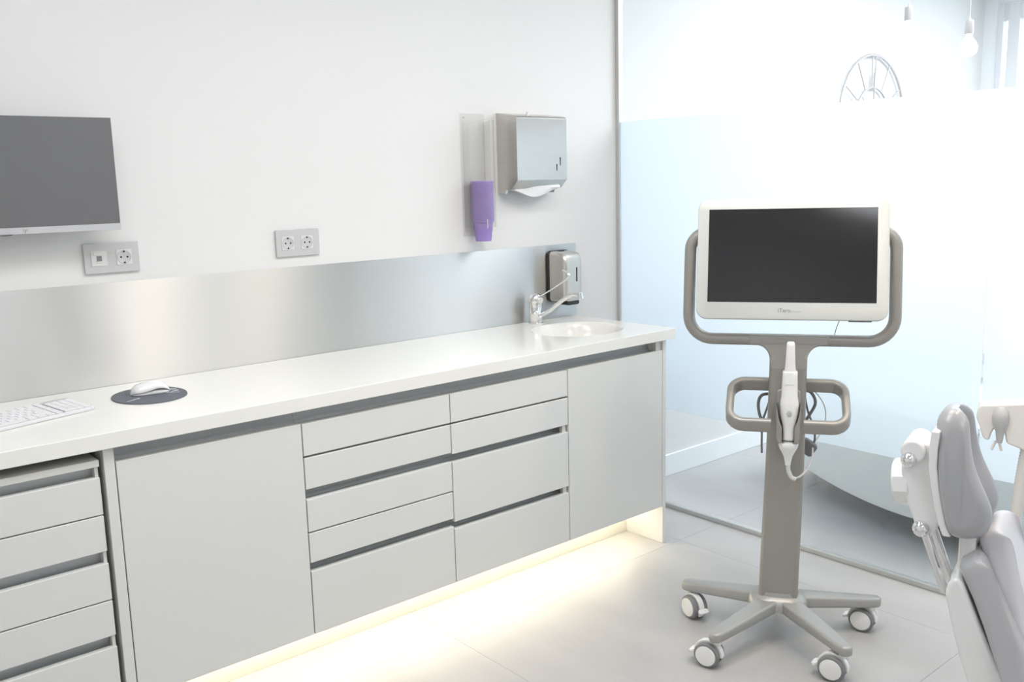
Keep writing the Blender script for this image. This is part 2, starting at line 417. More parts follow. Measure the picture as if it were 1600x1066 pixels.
# drawer pedestal under the worktop at the left
px0, px1, pyf = -2.652, -2.2385, -.570
pd = thing('drawer_pedestal', 'white mobile drawer pedestal pushed under the worktop end with the keyboard', 'cabinet', ((px0+px1)/2, -.32, 0))
l = pd.location
def pbox(*a): return rel(pd, *a)
obj('top', pbox(px0, px1, pyf-.002, -.06, .812, .830), CABIN, pd, bevel=.0015)
bm = bmesh.new(); add_box(bm, px0+.002-l.x, px1-.002-l.x, pyf+.05-l.y, -.065-l.y, .07, .8118)
for xx in (px0+.002, px1-.010): add_box(bm, xx-l.x, xx+.008-l.x, pyf+.008-l.y, pyf+.0502-l.y, .07, .8118)
obj('body', bm, CABIN, pd, smooth=False)
for a, b in ((.784, .812), (.555, .587), (.326, .357)):
    obj('grip_channel', pbox(px0+.0105, px1-.0105, pyf+.036, pyf+.049, a-.012, b+.003 if b < .8 else b-.0003), CHAN, pd, smooth=False, label='recessed grey grip channel')
for a, b in ((.6855, .784), (.587, .6825), (.456, .555), (.357, .453), (.085, .326)):
    obj('drawer', pbox(px0+.001, px1-.001, pyf-.0, pyf+.019, a, b), CAB, pd, bevel=.0022)
for sx in (-1, 1):
    for sy in (-1, 1):
        q = bmesh.new(); cxp = (px0+px1)/2-l.x+sx*.16; cyp = sy*.18
        add_cyl(q, (cxp-.011, cyp, .025), (cxp+.011, cyp, .025), .025, n=20); add_cyl(q, (cxp, cyp, .045), (cxp, cyp, .071), .008, n=12)
        obj('caster', q, GREYP, pd, bevel=.002)

# ------------------------------------------------------------------ metal splashback
sp = plain('splashback', 'long brushed aluminium splashback fixed to the wall above the worktop', 'splashback', rel(wt, XL+.002, 0, -.006, -.0002, H+.0002, 1.2203), ALU, None)
sp.location = wt.location
nt = ALU.node_tree; tg = nt.nodes.new('ShaderNodeTangent'); tg.direction_type = 'RADIAL'; tg.axis = 'Z'
ALU.node_tree.nodes['Principled BSDF'].inputs['Anisotropic Rotation'].default_value = .25
nt.links.new(tg.outputs[0], nt.nodes['Principled BSDF'].inputs['Tangent'])

# ------------------------------------------------------------------ wall monitor
mo = thing('wall_monitor', 'thin grey-screened computer monitor mounted on the wall above the keyboard', 'monitor', (-2.285, -.0, 1.545))
MX0, MX1, MZ0, MZ1 = -2.59, -1.978, 1.384, 1.709
def mb(*a): return rel(mo, *a)
obj('housing', mb(MX0, MX1, -.098, -.080, MZ0, MZ1), SILV, mo, bevel=.0015)
obj('screen', mb(MX0+.002, MX1-.0012, -.1000, -.0982, MZ0+.019, MZ1-.0015), SCREEN2, mo, smooth=False)
obj('chin', mb(MX0, MX1, -.1010, -.0982, MZ0, MZ0+.0185), SILV, mo, bevel=.0008)
lz = 1.3945-1.545
for i, (a, b) in enumerate((((-2.2425, 1.4000), (-2.2445, 1.3895)), ((-2.2425, 1.3955), (-2.2385, 1.3955)), ((-2.2385, 1.3955), (-2.2405, 1.386)), ((-2.2365, 1.3965), (-2.2335, 1.3965)), ((-2.2365, 1.3965), (-2.2395, 1.3845)), ((-2.2335, 1.3965), (-2.2350, 1.391)))):
    obj('emblem_stroke', cyl((a[0]+2.285, -.1011, a[1]-1.545), (b[0]+2.285, -.1011, b[1]-1.545), .0005, n=6), PRINTG, mo, label='thin slanted stroke of the round maker emblem')
obj('joystick', lathe([(.0, -.004), (.018, -.003), (.022, 0)], 20, (-2.290+2.285, -.09, MZ0-1.545)), GREYP, mo)
obj('mount_arm', cyl((0, -.080, 0), (0, -.004, 0), .035), SILV, mo)
obj('mount_plate', box(-.06, .06, -.005, 0, -.06, .06), SILV, mo, bevel=.002)
obj('rear_bulge', prism([(x, z) for x, z in rrect(.40, .2, .03)], 'y', -.0802, -.055), SILV, mo, bevel=.004)

# ------------------------------------------------------------------ wall sockets
def plate(label, x0, x1, z0, z1):
    t = thing('wall_socket', label, 'socket', ((x0+x1)/2, 0, (z0+z1)/2), group='wall socket plates')
    w_, h_ = x1-x0, z1-z0
    obj('cover_plate', prism(rrect(w_, h_, .003), 'y', -.009, -.0002), SOCK, t, bevel=.0015)
    return t
def schuko(t, cx):
    s = obj('socket_insert', prism(rrect(.046, .047, .002), 'y', -.0105, -.0088), SOCKW, t, bevel=.0006, loc=(cx, 0, 0))
    bm = bmesh.new(); n = 36
    R = [[Vector((r*math.cos(2*PI*i/n), y, r*math.sin(2*PI*i/n))) for i in range(n)] for r, y in ((.0208, -.0112), (.0200, -.0118), (.0193, -.0112), (.0186, -.0108))]
    add_rings(bm, R, cap0=False); obj('well', bm, SOCK, s)
    for dx in (-.0095, .0095): obj('pin_hole', cyl((dx, -.01125, 0), (dx, -.0105, 0), .0030, n=14), DARK, s)
    for dz in (-.017, .017): obj('earth_clip', box(-.0025, .0025, -.0125, -.0108, dz-.0025, dz+.0025), DARK, s, bevel=.0004)
t = plate('silver double wall plate with a network port and one power socket below the monitor', -2.066, -1.903, 1.250, 1.342)
schuko(t, .036)
s = obj('network_insert', prism(rrect(.046, .047, .002), 'y', -.0105, -.0088), SOCKW, t, bevel=.0006, loc=(-.038, 0, 0))
obj('label_cover', prism(rrect(.034, .010, .002), 'y', -.0118, -.0104), WPL, s, bevel=.0005, loc=(.001, 0, .0145))
obj('port', box(-.0075, .0075, -.0112, -.0104, -.0085, .0075), GREYP, s)
obj('port_shutter', box(-.0085, .0085, -.0122, -.0104, -.0135, -.0087), WPL, s, bevel=.0004)
t = plate('silver double wall plate with two round power sockets above the middle of the splashback', -1.438, -1.2725, 1.2575, 1.350)
schuko(t, -.039); schuko(t, .034)

# ------------------------------------------------------------------ cup dispenser and cups
cd = thing('cup_dispenser', 'tall clear acrylic cup dispenser on the wall left of the towel dispenser', 'dispenser', (-.560, 0, 1.50))
CDX, CY = -.560, -.053
obj('back_plate', rel(cd, -.622, -.500, -.004, -.0005, 1.283, 1.765), ACRYL, cd, bevel=.001)
bm = bmesh.new()
ra, rb = .0535, .0520
ol = [(ra*math.cos(a), -ra*math.sin(a)) for a in [PI*i/20 for i in range(21)]]
il = [(rb*math.cos(a), -rb*math.sin(a)) for a in [PI*i/20 for i in range(20, -1, -1)]]
sec = [(ra, CY*-1-.005)]+ol+[(-ra, CY*-1-.005), (-rb, CY*-1-.005)]+il+[(rb, CY*-1-.005)]
obj('front_tube', prism([(x+CDX+.560, y+CY) for x, y in sec], 'z', 1.318-1.5, 1.735-1.5), ACRYL, cd, angle=25)
for sx in (-1, 1): obj('side_rail', rel(cd, CDX+sx*.0527-.0008, CDX+sx*.0527+.0008, -.047, -.004, 1.30, 1.735), ACRYL, cd)
obj('screw', cyl((-.604+.56, -.007, 1.750-1.5), (-.604+.56, -.003, 1.748-1.5), .003, n=12), CHROME, cd)
obj('stop_clip', rel(cd, CDX-.022, CDX-.0205, CY-.056, CY-.053, 1.315, 1.352), WPL, cd)
KC = .94
pr_ = [(.0325, 0), (.0335, .001), (.0375, .038), (.0385, .039), (.0422, .0758), (.0482, .0764), (.0482, .0815), (.0425, .0815), (.0370, .039), (.0320, .003), (.002, .002)]
pr_ = [(r_*KC, z_) for r_, z_ in pr_]
bmc = bmesh.new(); n = 28
add_rings(bmc, [[Vector((r*math.cos(2*PI*i/n), r*math.sin(2*PI*i/n), z)) for i in range(n)] for r, z in [(.002, 0)]+pr_])
cup0 = None; NC = 27; pitch_c = .0060
for k in range(NC):
    if cup0 is None: cup0 = obj('plastic_cup', bmc, CUPM); o = cup0
    else: o = cup0.copy(); C.objects.link(o)
    o.location = (CDX, CY, 1.2635+k*pitch_c)
    lab = 'purple plastic cup nested inside the stack in the clear wall dispenser'
    if k == 0: lab = 'lowest purple plastic cup, its bottom sticking out of the clear dispenser'
    if k == NC-1: lab = 'topmost purple plastic cup of the stack in the clear dispenser'
    tagp(o, lab, 'cup', 'purple cups in the wall dispenser')

# ------------------------------------------------------------------ paper towel dispenser
td = thing('towel_dispenser', 'brushed steel paper towel dispenser on the wall above the tap', 'dispenser', (-.30, 0, 1.60))
def T(x, y, z): return Vector((x+.30, y, z-1.60))
bm = bmesh.new()
x0, x1 = -.434, -.162
side = [(-.0005, 1.770), (-.118, 1.752), (-.124, 1.744), (-.124, 1.506), (-.122, 1.500), (-.086, 1.466), (-.050, 1.462), (-.045, 1.447), (-.0005, 1.447)]
add_rings(bm, [[T(x, y, z) for y, z in side] for x in (x0, x0+.012)]); obj('side_wall', bm, STEEL, td, bevel=.0006)
bm = bmesh.new(); add_rings(bm, [[T(x, y, z) for y, z in side] for x in (x1-.0015, x1)]); obj('side_wall', bm, STEEL, td, bevel=.0004)
cov = [(-.0005, 1.771), (-.118, 1.7535), (-.1255, 1.745), (-.1255, 1.500), (-.124, 1.4985), (-.0875, 1.4655), (-.085, 1.467), (-.1225, 1.5015), (-.1235, 1.744), (-.117, 1.7515), (-.0005, 1.769)]
bm = bmesh.new(); add_rings(bm, [[T(x, y, z) for y, z in cov] for x in (x0-.001, x1+.001)]); obj('cover', bm, STEEL, td, bevel=.0005)
obj('lock', cyl(T(-.31, -.05, 1.762), T(-.31, -.05, 1.774), .006, n=16), CHROME, td)
for xx, z0, z1 in ((-.199, 1.556, 1.590), (-.219, 1.535, 1.562)):
    bm = prism([(xx-.0024+.30, z1-1.6), (xx+.0024+.30, z1-1.6), (xx+.0008+.30, z0-1.6), (xx-.0010+.30, z0-1.6)], 'y', -.1268, -.1250); obj('level_slot', bm, DARK, td, smooth=False)
bm = bmesh.new(); rr = []
for i in range(13):
    f = i/12; x = x0+.02+f*(x1-x0-.04); dz = .030*math.sin(PI*f)**1.5
    rr.append([T(x, -.105+.02*(1-f), 1.475-.006), T(x, -.085+.01*math.sin(3*f), 1.461-dz), T(x, -.05, 1.462-dz*.8), T(x, -.05, 1.468), T(x, -.10, 1.480)])
add_rings(bm, rr)
o = obj('paper_towel', bm, PAPER); o.location = td.location; tagp(o, 'folded white paper towel hanging out of the steel towel dispenser', 'paper towel')
obj('rivet', cyl(T(-.4355, -.04, 1.50), T(-.434, -.04, 1.50), .0025, n=10), CHROME, td)

# ------------------------------------------------------------------ soap dispenser
sd = thing('soap_dispenser', 'rounded steel soap dispenser with a black back beside the tap', 'dispenser', (-.115, -.006, 1.085))
obj('back_plate', prism(rrect(.118, .222, .014, 5), 'y', -.012, -.0005), BLACKP, sd, bevel=.001)
bm = bmesh.new()
secs = []
for y, wv, hv, r in ((-.0125, .114, .218, .016), (-.045, .112, .214, .016), (-.088, .106, .206, .020), (-.098, .100, .196, .024), (-.104, .088, .178, .028), (-.1055, .05, .14, .024)):
    secs.append([Vector((a, y, b-(.006 if y < -.09 else 0))) for a, b in rrect(wv, hv, r, 5)])
add_rings(bm, secs)
obj('cover', bm, STEELW, sd, angle=50)
obj('sight_slot', prism(rrect(.0045, .062, .002), 'y', -.1075, -.1053), DARK, sd, loc=(.016, 0, .010))
obj('lock', box(-.012, .012, -.035, -.020, .106, .112), BLACKP, sd, bevel=.001)
obj('push_button', prism(rrect(.07, .02, .008), 'y', -.095, -.02), BLACKP, sd, loc=(.005, 0, -.112), bevel=.002)

# ------------------------------------------------------------------ tap
tp = thing('mixer_tap', 'chrome mixer tap with a long lever on the worktop behind the basin', 'tap', (-.296, -.061, H))
obj('tap_body', lathe([(.0, 0), (.031, 0), (.031, .004), (.027, .006), (.0265, .040), (.0275, .041), (.0275, .045), (.0265, .046), (.027, .080), (.030, .092), (.030, .104), (.026, .118), (.015, .127), (0, .129)], 32), CHROME, tp, angle=50)
P = [(.004, -.02, .030), (.012, -.075, .058), (.018, -.130, .098), (.023, -.170, .123), (.026, -.198, .135), (.029, -.218, .137), (.031, -.234, .131)]
Ps = [Vector(p) for p in P]
obj('spout', sweep(fillet_path(Ps, .05, 5), [(a*1.15, b*.82) for a, b in circ(.0105, 16)]), CHROME, tp)
e = Vector((.0315, -.232, .134))
obj('aerator', cyl(e+Vector((0, -.004, .012)), e+Vector((.001, -.008, -.016)), .0125, n=24), CHROME, tp, bevel=.002)
obj('lever_hub', cyl((0, -.006, .105), (0, -.034, .098), .016, n=20), CHROME, tp, bevel=.003)
obj('lever', sweep(fillet_path([Vector((0, -.02, .112)), Vector((.010, -.105, .155)), Vector((.020, -.172, .196)), Vector((.024, -.190, .216)), Vector((.020, -.150, .232))], .02, 5), [(a*1.7, b*.7) for a, b in circ(.0042, 12)]), CHROME, tp)

# ------------------------------------------------------------------ keyboard
kang = math.radians(17)
kb = thing('keyboard', 'slim white computer keyboard at the left end of the worktop', 'keyboard', (-2.16, -.30, H), kang)
tilt = Matrix.Translation((0, 0, .0015)) @ Matrix.Rotation(math.radians(5.0), 4, 'X')
KW, KD = .435, .134
bm = box(-KW, 0, 0, KD, 0, .0065, M=tilt); obj('case', bm, KBASE, kb, bevel=.0012)
bm = box(-KW-.0004, .0004, -.001, .010, -.001, .0072, M=tilt); obj('front_edge', bm, KEYM, kb, bevel=.0015, label='white front edge')
bm = box(-.090, -.002, KD-.016, KD-.002, .0064, .0072, M=tilt); obj('status_strip', bm, SILV, kb, label='grey strip above the number keys')
for xx in (-KW+.03, -.03): obj('foot', box(xx-.012, xx+.012, KD-.018, KD-.008, 0, .0125), GREYP, kb)
keymesh = {}
def key(x0, x1, y0, y1):
    wv, hv = round(x1-x0, 4), round(y1-y0, 4)
    if (wv, hv) not in keymesh:
        bm = bmesh.new()
        add_rings(bm, [[Vector((a, b, z)) for a, b in rrect(wv-2*i, hv-2*i, .0015, 2)] for i, z in ((.0004, 0), (.0004, .0016), (.0009, .0021))], cap0=False)
        me = D.meshes.new('key'); bmesh.ops.recalc_face_normals(bm, faces=bm.faces); bm.to_mesh(me); bm.free(); me.materials.append(KEYM); keymesh[(wv, hv)] = me
    o = D.objects.new('key', keymesh[(wv, hv)]); C.objects.link(o); o.parent = kb
    o.matrix_local = tilt @ Matrix.Translation(((x0+x1)/2, (y0+y1)/2, .0065))
rowy = [(.0115, .0295), (.0303, .0483), (.0491, .0671), (.0679, .0859), (.0867, .1047), (.1055, .1310)]
pk = .0192
for r_ in range(6):   # number block
    y0, y1 = rowy[r_]
    if r_ == 5: y0, y1 = .1055, .1170
    cols = [(-4, -3), (-3, -2), (-2, -1), (-1, 0)]
    if r_ == 0: cols = [(-4, -2), (-2, -1), (-1, 0)]
    for a, b in cols: key(-.0025+a*pk, -.0025+b*pk-.0008, y0, y1)
xo = -.0025-4*pk-.005
for r_ in range(6):   # single column of navigation keys
    y0, y1 = rowy[r_]; key(xo-pk, xo-.0008, y0, y1)
xm = xo-pk-.0015; xl = -KW+.003
lay = [[1.4, 1, 1, 1, 1, 6, 1.2, 1.2, 1], [2.2, 1, 1, 1, 1, 1, 1, 1, 1, 1, 1, 2.2], [1.8]+[1]*11+[1.6], [1.5]+[1]*12+[1.2], [1]*13+[1.6], [1]*14]
for r_, ws in enumerate(lay):
    y0, y1 = rowy[r_]; S = (xm-xl)/sum(ws); x = xl
    for wv in ws: key(x, x+wv*S-.0010, y0, y1); x += wv*S

# ------------------------------------------------------------------ mouse pad and mouse
mp_ = thing('mouse_pad', 'dark slate oval mouse pad with white print under the mouse', 'mouse pad', (-1.988, -.240, H), math.radians(0))
obj('pad', prism([(.103*math.cos(2*PI*i/64), .122*math.sin(2*PI*i/64)) for i in range(64)], 'z', 0, .003), PADM, mp_, bevel=.0006)
text('lettering', 'invisalign', .0135, PRINTW, mp_, (-.077, -.050, .0031), (0, 0, math.radians(28)), ext=.0001, xs=1.0)
for a, b in (((.058, .062), (.086, -.002)), ((.058, .062), (.070, .070)), ((.040, .050), (.090, .024)), ((.086, -.002), (.062, -.004)), ((.050, -.012), (.078, -.030)), ((.050, -.012), (.044, .000))):
    obj('emblem_stroke', cyl((a[0], a[1], .003), (b[0], b[1], .003), .0009, n=6), PRINTW, mp_)
ms = thing('computer_mouse', 'white sculpted computer mouse lying on the dark oval pad', 'mouse', (-1.977, -.218, H+.003), math.radians(-8))
def mouse_sec(z0, z1, wt_, n=24, L=.057):
    rings = []
    for i in range(17):
        f = -1+2*i/16; f = max(-.995, min(.995, f)); hh = math.sqrt(max(0, 1-abs(f)**2.6)); ww = .031*(1-.10*math.cos(f*PI)*.8)*math.sqrt(max(0, 1-abs(f)**3))
        top = .012+.024*hh*(1-.25*f) if wt_ else None
        ring = []
        for k in range(n):
            a = 2*PI*k/n; cy_, cz_ = math.cos(a), math.sin(a)
            yv = ww*math.copysign(abs(cy_)**.8, cy_)
            if wt_: zv = .014*hh+.004*math.sin(f*PI*1.1)+ (top-.014)*max(0, cz_)*1.0 - .004*max(0, -cz_)
            else: yv *= .93; zv = .016*hh*max(0, cz_)+.001
            ring.append(Vector((f*L, yv, zv)))
        rings.append(ring)
    bm = bmesh.new(); add_rings(bm, rings); return bm
obj('top_shell', mouse_sec(0, 0, True), WPLG, ms, angle=60)
obj('underside', mouse_sec(0, 0, False), SILV, ms, angle=60, label='light grey lower body')
for dx in (-.024, -.038): obj('scroll_slot', prism(rrect(.006, .003, .001), 'z', .030-.004*(dx < -.03), .0338-.004*(dx < -.03)), SILV, ms, loc=(dx, 0, 0))

# ------------------------------------------------------------------ scanner cart
ct = thing('scanner_cart', 'greige five-legged wheeled stand with a tall column and curved yoke', 'cart', (-.4015, -1.3574, 0), math.radians(-56))
# column
def csec(w_, d_, y, z, r=.016): return [Vector((a-.000, b+y, z)) for a, b in rrect(w_, d_, r, 5)]
bm = bmesh.new()
add_rings(bm, [csec(.122, .088, 0, .150), csec(.121, .088, 0, .30), csec(.117, .086, 0, .60), csec(.112, .084, 0, .9052)])
cm = bm
for v in cm.verts: v.co.x += -.014*(1-min(1, (v.co.z-.15)/.55))
obj('column', bm, CART, ct, angle=40)
# neck: T piece between column and yoke
def arc(cx, cz, r, a0, a1, n=8): return [(cx+r*math.cos(math.radians(a0+(a1-a0)*i/n)), cz+r*math.sin(math.radians(a0+(a1-a0)*i/n))) for i in range(n+1)]
ol = [(-.056, .896), (.056, .896)]+arc(.098, .929, .042, 180, 90)+[(.12, .971), (.12, 1.004), (-.12, 1.004), (-.12, .971)]+arc(-.098, .929, .042, 90, 0)
bm = prism(ol, 'y', -.042, .042)
for v in bm.verts:
    k = max(0, min(1, (v.co.z-.92)/.05)); v.co.y *= (1-.54*k)
obj('neck', bm, CART, ct, bevel=.008, seg=3, angle=50)
# yoke tube
P = [(-.19, .020, 1.322), (-.303, .020, 1.322), (-.308, 0, .987), (.308, 0, .987), (.303, .020, 1.322), (.19, .020, 1.322)]
obj('yoke', sweep(fillet_path(P, [.055, .075, .075, .055], 9), circ(.0185, 20), (0, 1, 0)), CART, ct, angle=60)
# grab handles
for s in (-1, 1):
    P = [(s*.050, .030, .838), (s*.172, .030, .838), (s*.174, -.105, .738), (s*.048, -.105, .738)]
    pth = fillet_path(P, .045, 8)
    bm = bmesh.new(); rings = []
    sec = rrect(.023, .045, .009, 4)
    nv = Vector((0, .6, .8))
    for i, p in enumerate(pth):
        a = pth[max(0, i-1)]; b = pth[min(len(pth)-1, i+1)]; t_ = (b-a).normalized()
        # band stands upright; its thin direction lies in the loop plane
        upd = Vector((0, -.35, 1)).normalized(); side_ = t_.cross(upd).normalized(); upd2 = side_.cross(t_).normalized()
        rings.append([p+side_*u_+upd2*v_ for u_, v_ in sec])
    add_rings(bm, rings); obj('grab_handle', bm, CART, ct, angle=50)
# star base
hub_x = -.014
bm = bmesh.new()
ROT = math.radians(-56)
Cw = Vector((-.4015, -1.3574))
angs = [34, 106, 178, 250, 322]
legs = []
bmh = bmesh.new()
add_rings(bmh, [[Vector((a+hub_x, b, z)) for a, b in rrect(w_, w_*.78, w_*.36, 5)] for w_, z in ((.12, .105), (.188, .112), (.188, .133), (.170, .146), (.132, .154), (.126, .166))])
obj('hub', bmh, CARTL, ct, angle=50)
LR = .316
for a in angs:
    la = math.radians(a+56)
    Mz = Matrix.Translation((hub_x+.004, 0, 0)) @ Matrix.Rotation(la, 4, 'Z')
    rr = []
    N_ = 10
    for i in range(N_+1):
        f = i/N_; x = .03+(LR-.03)*f; hw = .036-.013*f; zt = .150-.030*f; zb = .108-.020*f
        if i == N_: hw *= .93; 
        rr.append([Mz @ Vector((x, p*1.0, q)) for p, q in [(u_, v_+(zt+zb)/2) for u_, v_ in rrect(2*hw, zt-zb, .009, 3)]])
    for k, (dx, sc_) in enumerate(((.010, .84), (.018, .62), (.022, .35))):
        x = LR+dx; hw = .023*sc_; zt, zb = .120-.002*k, .088+.002*k
        rr.append([Mz @ Vector((x, p, q)) for p, q in [(u_, v_+(zt+zb)/2) for u_, v_ in rrect(2*hw, zt-zb, min(.007, hw*.8), 3)]])
    bm = bmesh.new(); add_rings(bm, rr); obj('leg', bm, CARTL, ct, angle=50)
# casters
def make_caster(first, swivel, heading):
    """swivel = point in cart coords on floor below leg tip; heading = angle the axle points to (cart coords)"""
    if first is None:
        bm = bmesh.new()
        add_cyl(bm, (0, 0, .070), (0, 0, .0885), .011, n=16)
        # hood between the wheels, in caster coords: axle = x, trails toward +y
        hood = [(.024+.0415*math.cos(math.radians(-35+i*17)), .037+.0415*math.sin(math.radians(-35+i*17))) for i in range(14)]
        hood += [(.024+.030*math.cos(math.radians(186-i*17)), .037+.030*math.sin(math.radians(186-i*17))) for i in range(14)]
        b2 = prism(hood, 'x', -.0085, .0085)
        for v in b2.verts: bm.verts.new(v.co)
        bm.verts.ensure_lookup_table(); base = len(bm.verts)-len(b2.verts); b2.verts.ensure_lookup_table(); b2.verts.index_update()
        for f in b2.faces: bm.faces.new([bm.verts[base+v.index] for v in f.verts])
        b2.free()
        o = obj('caster', bm, WPLG, ct, bevel=.002)
        for s in (-1, 1):
            wp = [(.010, s*.009), (.030, s*.009), (.0365, s*.012), (.037, s*.018), (.0345, s*.0235), (.0285, s*.0255)]
            bm = bmesh.new(); n = 32
            add_rings(bm, [[Vector((x_, .024+r_*math.cos(2*PI*i/n), .037+r_*math.sin(2*PI*i/n))) for i in range(n)] for r_, x_ in wp])
            obj('wheel', bm, GREYP, o, angle=40)
            wp = [(.029, s*.0250), (.0285, s*.0272), (.020, s*.0285), (.002, s*.0288)]
            bm = bmesh.new()
            add_rings(bm, [[Vector((x_, .024+r_*math.cos(2*PI*i/n), .037+r_*math.sin(2*PI*i/n))) for i in range(n)] for r_, x_ in wp])
            obj('wheel_cap', bm, WPLG, o, angle=60, label='white round wheel cap')
        bm = prism([(a, b) for a, b in rrect(.034, .018, .007)], 'z', -.004, .004)
        obj('brake_tab', bm, WPLG, o, bevel=.002, loc=(0, .070, .036), rot=(math.radians(-20), 0, 0), label='white brake lever')
    else:
        o = first.copy(); C.objects.link(o); o.parent = ct
        for ch in list(first.children):
            c_ = ch.copy(); C.objects.link(c_); c_.parent = o
    o.location = (swivel[0], swivel[1], 0); o.rotation_euler = (0, 0, heading); o.scale = (1.13, 1.13, 1.08)
    return o
cas = None
# trail direction angles (cart coords, degrees) for the five casters
trail = {34: 100, 106: -50, 178: 160, 250: 160, 322: 160}
for a in angs:
    la = math.radians(a+56); r_ = LR-.006
    if a == 106: sw = (hub_x+.004+r_*math.cos(la), r_*math.sin(la))
    else: sw = (hub_x+.004+r_*math.cos(la), r_*math.sin(la))
    c_ = make_caster(cas, sw, math.radians(trail[a]-90))
    if cas is None: cas = c_
# cradle for the wand
cr = obj('cradle', prism(rrect(.070, .145, .010), 'y', -.056, -.038), CARTL, ct, bevel=.003, loc=(.003, 0, .767), label='satin grey wand cradle plate')
for s in (-1, 1):
    ol = [(s*.036, .735), (s*.036, .66+.04), (s*.030, .684), (s*.018, .684), (s*.018, .735), (s*.026, .752), (s*.036, .800)]
    bm = prism([(x, z-.767) for x, z in ol], 'y', -.117, -.036)
    obj('cradle_arm', bm, CART, cr, bevel=.005, seg=3)
# cables hung behind the column
cb = thing('cable_bundle', 'grey cables looped behind the cart column below the handles', 'cable', ct.location, ct.rotation_euler.z)
obj('cable', smooth_tube([(-.03, .060, .80), (-.075, .062, .795), (-.088, .064, .765), (-.080, .062, .72), (-.055, .062, .70)], .005), CABLE, cb)
obj('cable', smooth_tube([(-.045, .062, .80), (-.064, .064, .74), (-.074, .066, .70), (-.075, .064, .64), (-.074, .064, .60)], .0035), CABLE, cb)
obj('cable', smooth_tube([(.03, .060, .81), (.070, .064, .81), (.088, .066, .775), (.072, .066, .735), (.05, .064, .70)], .005), CABLE, cb)
obj('cable', smooth_tube([(.05, .06, .83), (.062, .064, .76), (.078, .066, .71), (.090, .066, .66), (.078, .064, .625), (.055, .06, .615)], .0035), CABLE, cb)
obj('cable', smooth_tube([(.05, .06, .83), (.085, .07, .81), (.115, .075, .765), (.120, .075, .715), (.100, .07, .66), (.070, .062, .625)], .0018), CABLEW, cb)
obj('plug', prism(rrect(.05, .045, .010), 'y', .046, .075), GREYP, cb, bevel=.004, loc=(.068, 0, .628), rot=(0, math.radians(35), 0))
# loose small plug dangling
# cart monitor
cmn = thing('cart_monitor', 'white-framed touchscreen monitor held in the yoke of the wheeled stand', 'monitor', ct.location, ct.rotation_euler.z)
TL = math.radians(-12)
Mt = Matrix.Translation((0, -.010, 1.238)) @ Matrix.Rotation(TL, 4, 'X')
MW, MH = .560, .372
def mt_obj(name, bm, m_, **k):
    o = obj(name, bm, m_, cmn, **k); o.matrix_local = Mt; return o
bm = bmesh.new()
add_rings(bm, [[Vector((a, y, b)) for a, b in rrect(MW-2*i, MH-2*i, .032, 7)] for i, y in ((.030, .040), (.012, .034), (.002, .018), (0, .002), (0, -.014), (.0015, -.0185), (.004, -.020))])
mt_obj('housing', bm, WPL, angle=40)
bm = bmesh.new()
SCW, SCH, SCZ = .492, .287, .0105
mt_obj('screen', box(-SCW/2, SCW/2, -.0208, -.0195, SCZ-SCH/2, SCZ+SCH/2), SCREEN, smooth=False)
mt_obj('hinge_bar', cyl((-.20, .020, .085), (.20, .020, .085), .014, n=16), CART)
t1 = text('lettering', 'iTero', .0165, PRINTG, cmn, (0, 0, 0), (0, 0, 0)); t1.matrix_local = Mt @ Matrix.Translation((-.035, -.0203, -.163)) @ Matrix.Rotation(PI/2, 4, 'X')
t2 = text('lettering', 'element', .0095, SILV, cmn, (0, 0, 0), (0, 0, 0)); t2.matrix_local = Mt @ Matrix.Translation((.0015, -.0203, -.163)) @ Matrix.Rotation(PI/2, 4, 'X')
mt_obj('vent_lip', box(.17, .235, -.012, .012, -.1885, -.1855), GREYP, bevel=.001)
obj('thin_cable', smooth_tube([(.150, .0, 1.062), (.146, .004, 1.045), (.140, .01, 1.025), (.136, .016, 1.004)], .0012, n=6), CABLE, cmn)
# intraoral scanner wand
sw_ = thing('scanner_wand', 'white handheld scanner wand with a tail cable resting in the cart cradle', 'scanner', ct.location, ct.rotation_euler.z)
def osec(x, y, z, w_, d_, r=None, n=4): return [Vector((x+a, y+b, z)) for a, b in rrect(w_, d_, r or min(w_, d_)*.36, n)]
x_ = .005; bm = bmesh.new()
add_rings(bm, [osec(x_, -.088, .906, .034, .030), osec(x_, -.090, .925, .030, .026), osec(x_, -.092, .960, .0265, .022), osec(x_, -.093, .985, .0245, .018), osec(x_, -.093, .993, .023, .016), osec(x_, -.092, .997, .017, .010)])
obj('tip_sleeve', bm, WPLG, sw_, angle=50, label='removable white scanning tip')
bm = bmesh.new()
add_rings(bm, [osec(x_, -.086, z, w_, d_) for z, w_, d_ in ((.682, .036, .040), (.70, .034, .042), (.735, .036, .044), (.752, .044, .050), (.775, .053, .054), (.800, .0555, .056), (.815, .053, .054), (.830, .048, .050), (.87, .0465, .048), (.895, .044, .045), (.9045, .0435, .044), (.9065, .041, .040))])
obj('wand_body', bm, WPLG, sw_, angle=40)
obj('wand_seam', prism(rrect(.0242, .0006, .0002, 1), 'y', -.1105, -.105), SILV, sw_, loc=(x_, 0, .868), label='thin grey seam')
for r_ in range(5):
    for c_ in range((3, 4, 5, 4, 3)[r_]):
        nn = (3, 4, 5, 4, 3)[r_]
        obj('vent_hole', cyl((x_+(c_-(nn-1)/2)*.0034, -.1140, .786-r_*.0040), (x_+(c_-(nn-1)/2)*.0034, -.1115, .786-r_*.0040), .0012, n=6), GREYP, sw_)
for k in range(6): obj('vent_slot', box(x_-.0158+k*.0053, x_-.0158+k*.0053+.004, -.1088, -.104, .6895, .6930), DARK, sw_)
bm = bmesh.new()
add_rings(bm, [osec(x_, -.086, z, w_, d_, n=5) for z, w_, d_ in ((.6835, .058, .052), (.680, .060, .054), (.668, .056, .050), (.655, .043, .040), (.640, .028, .027), (.620, .019, .019), (.610, .017, .017))])
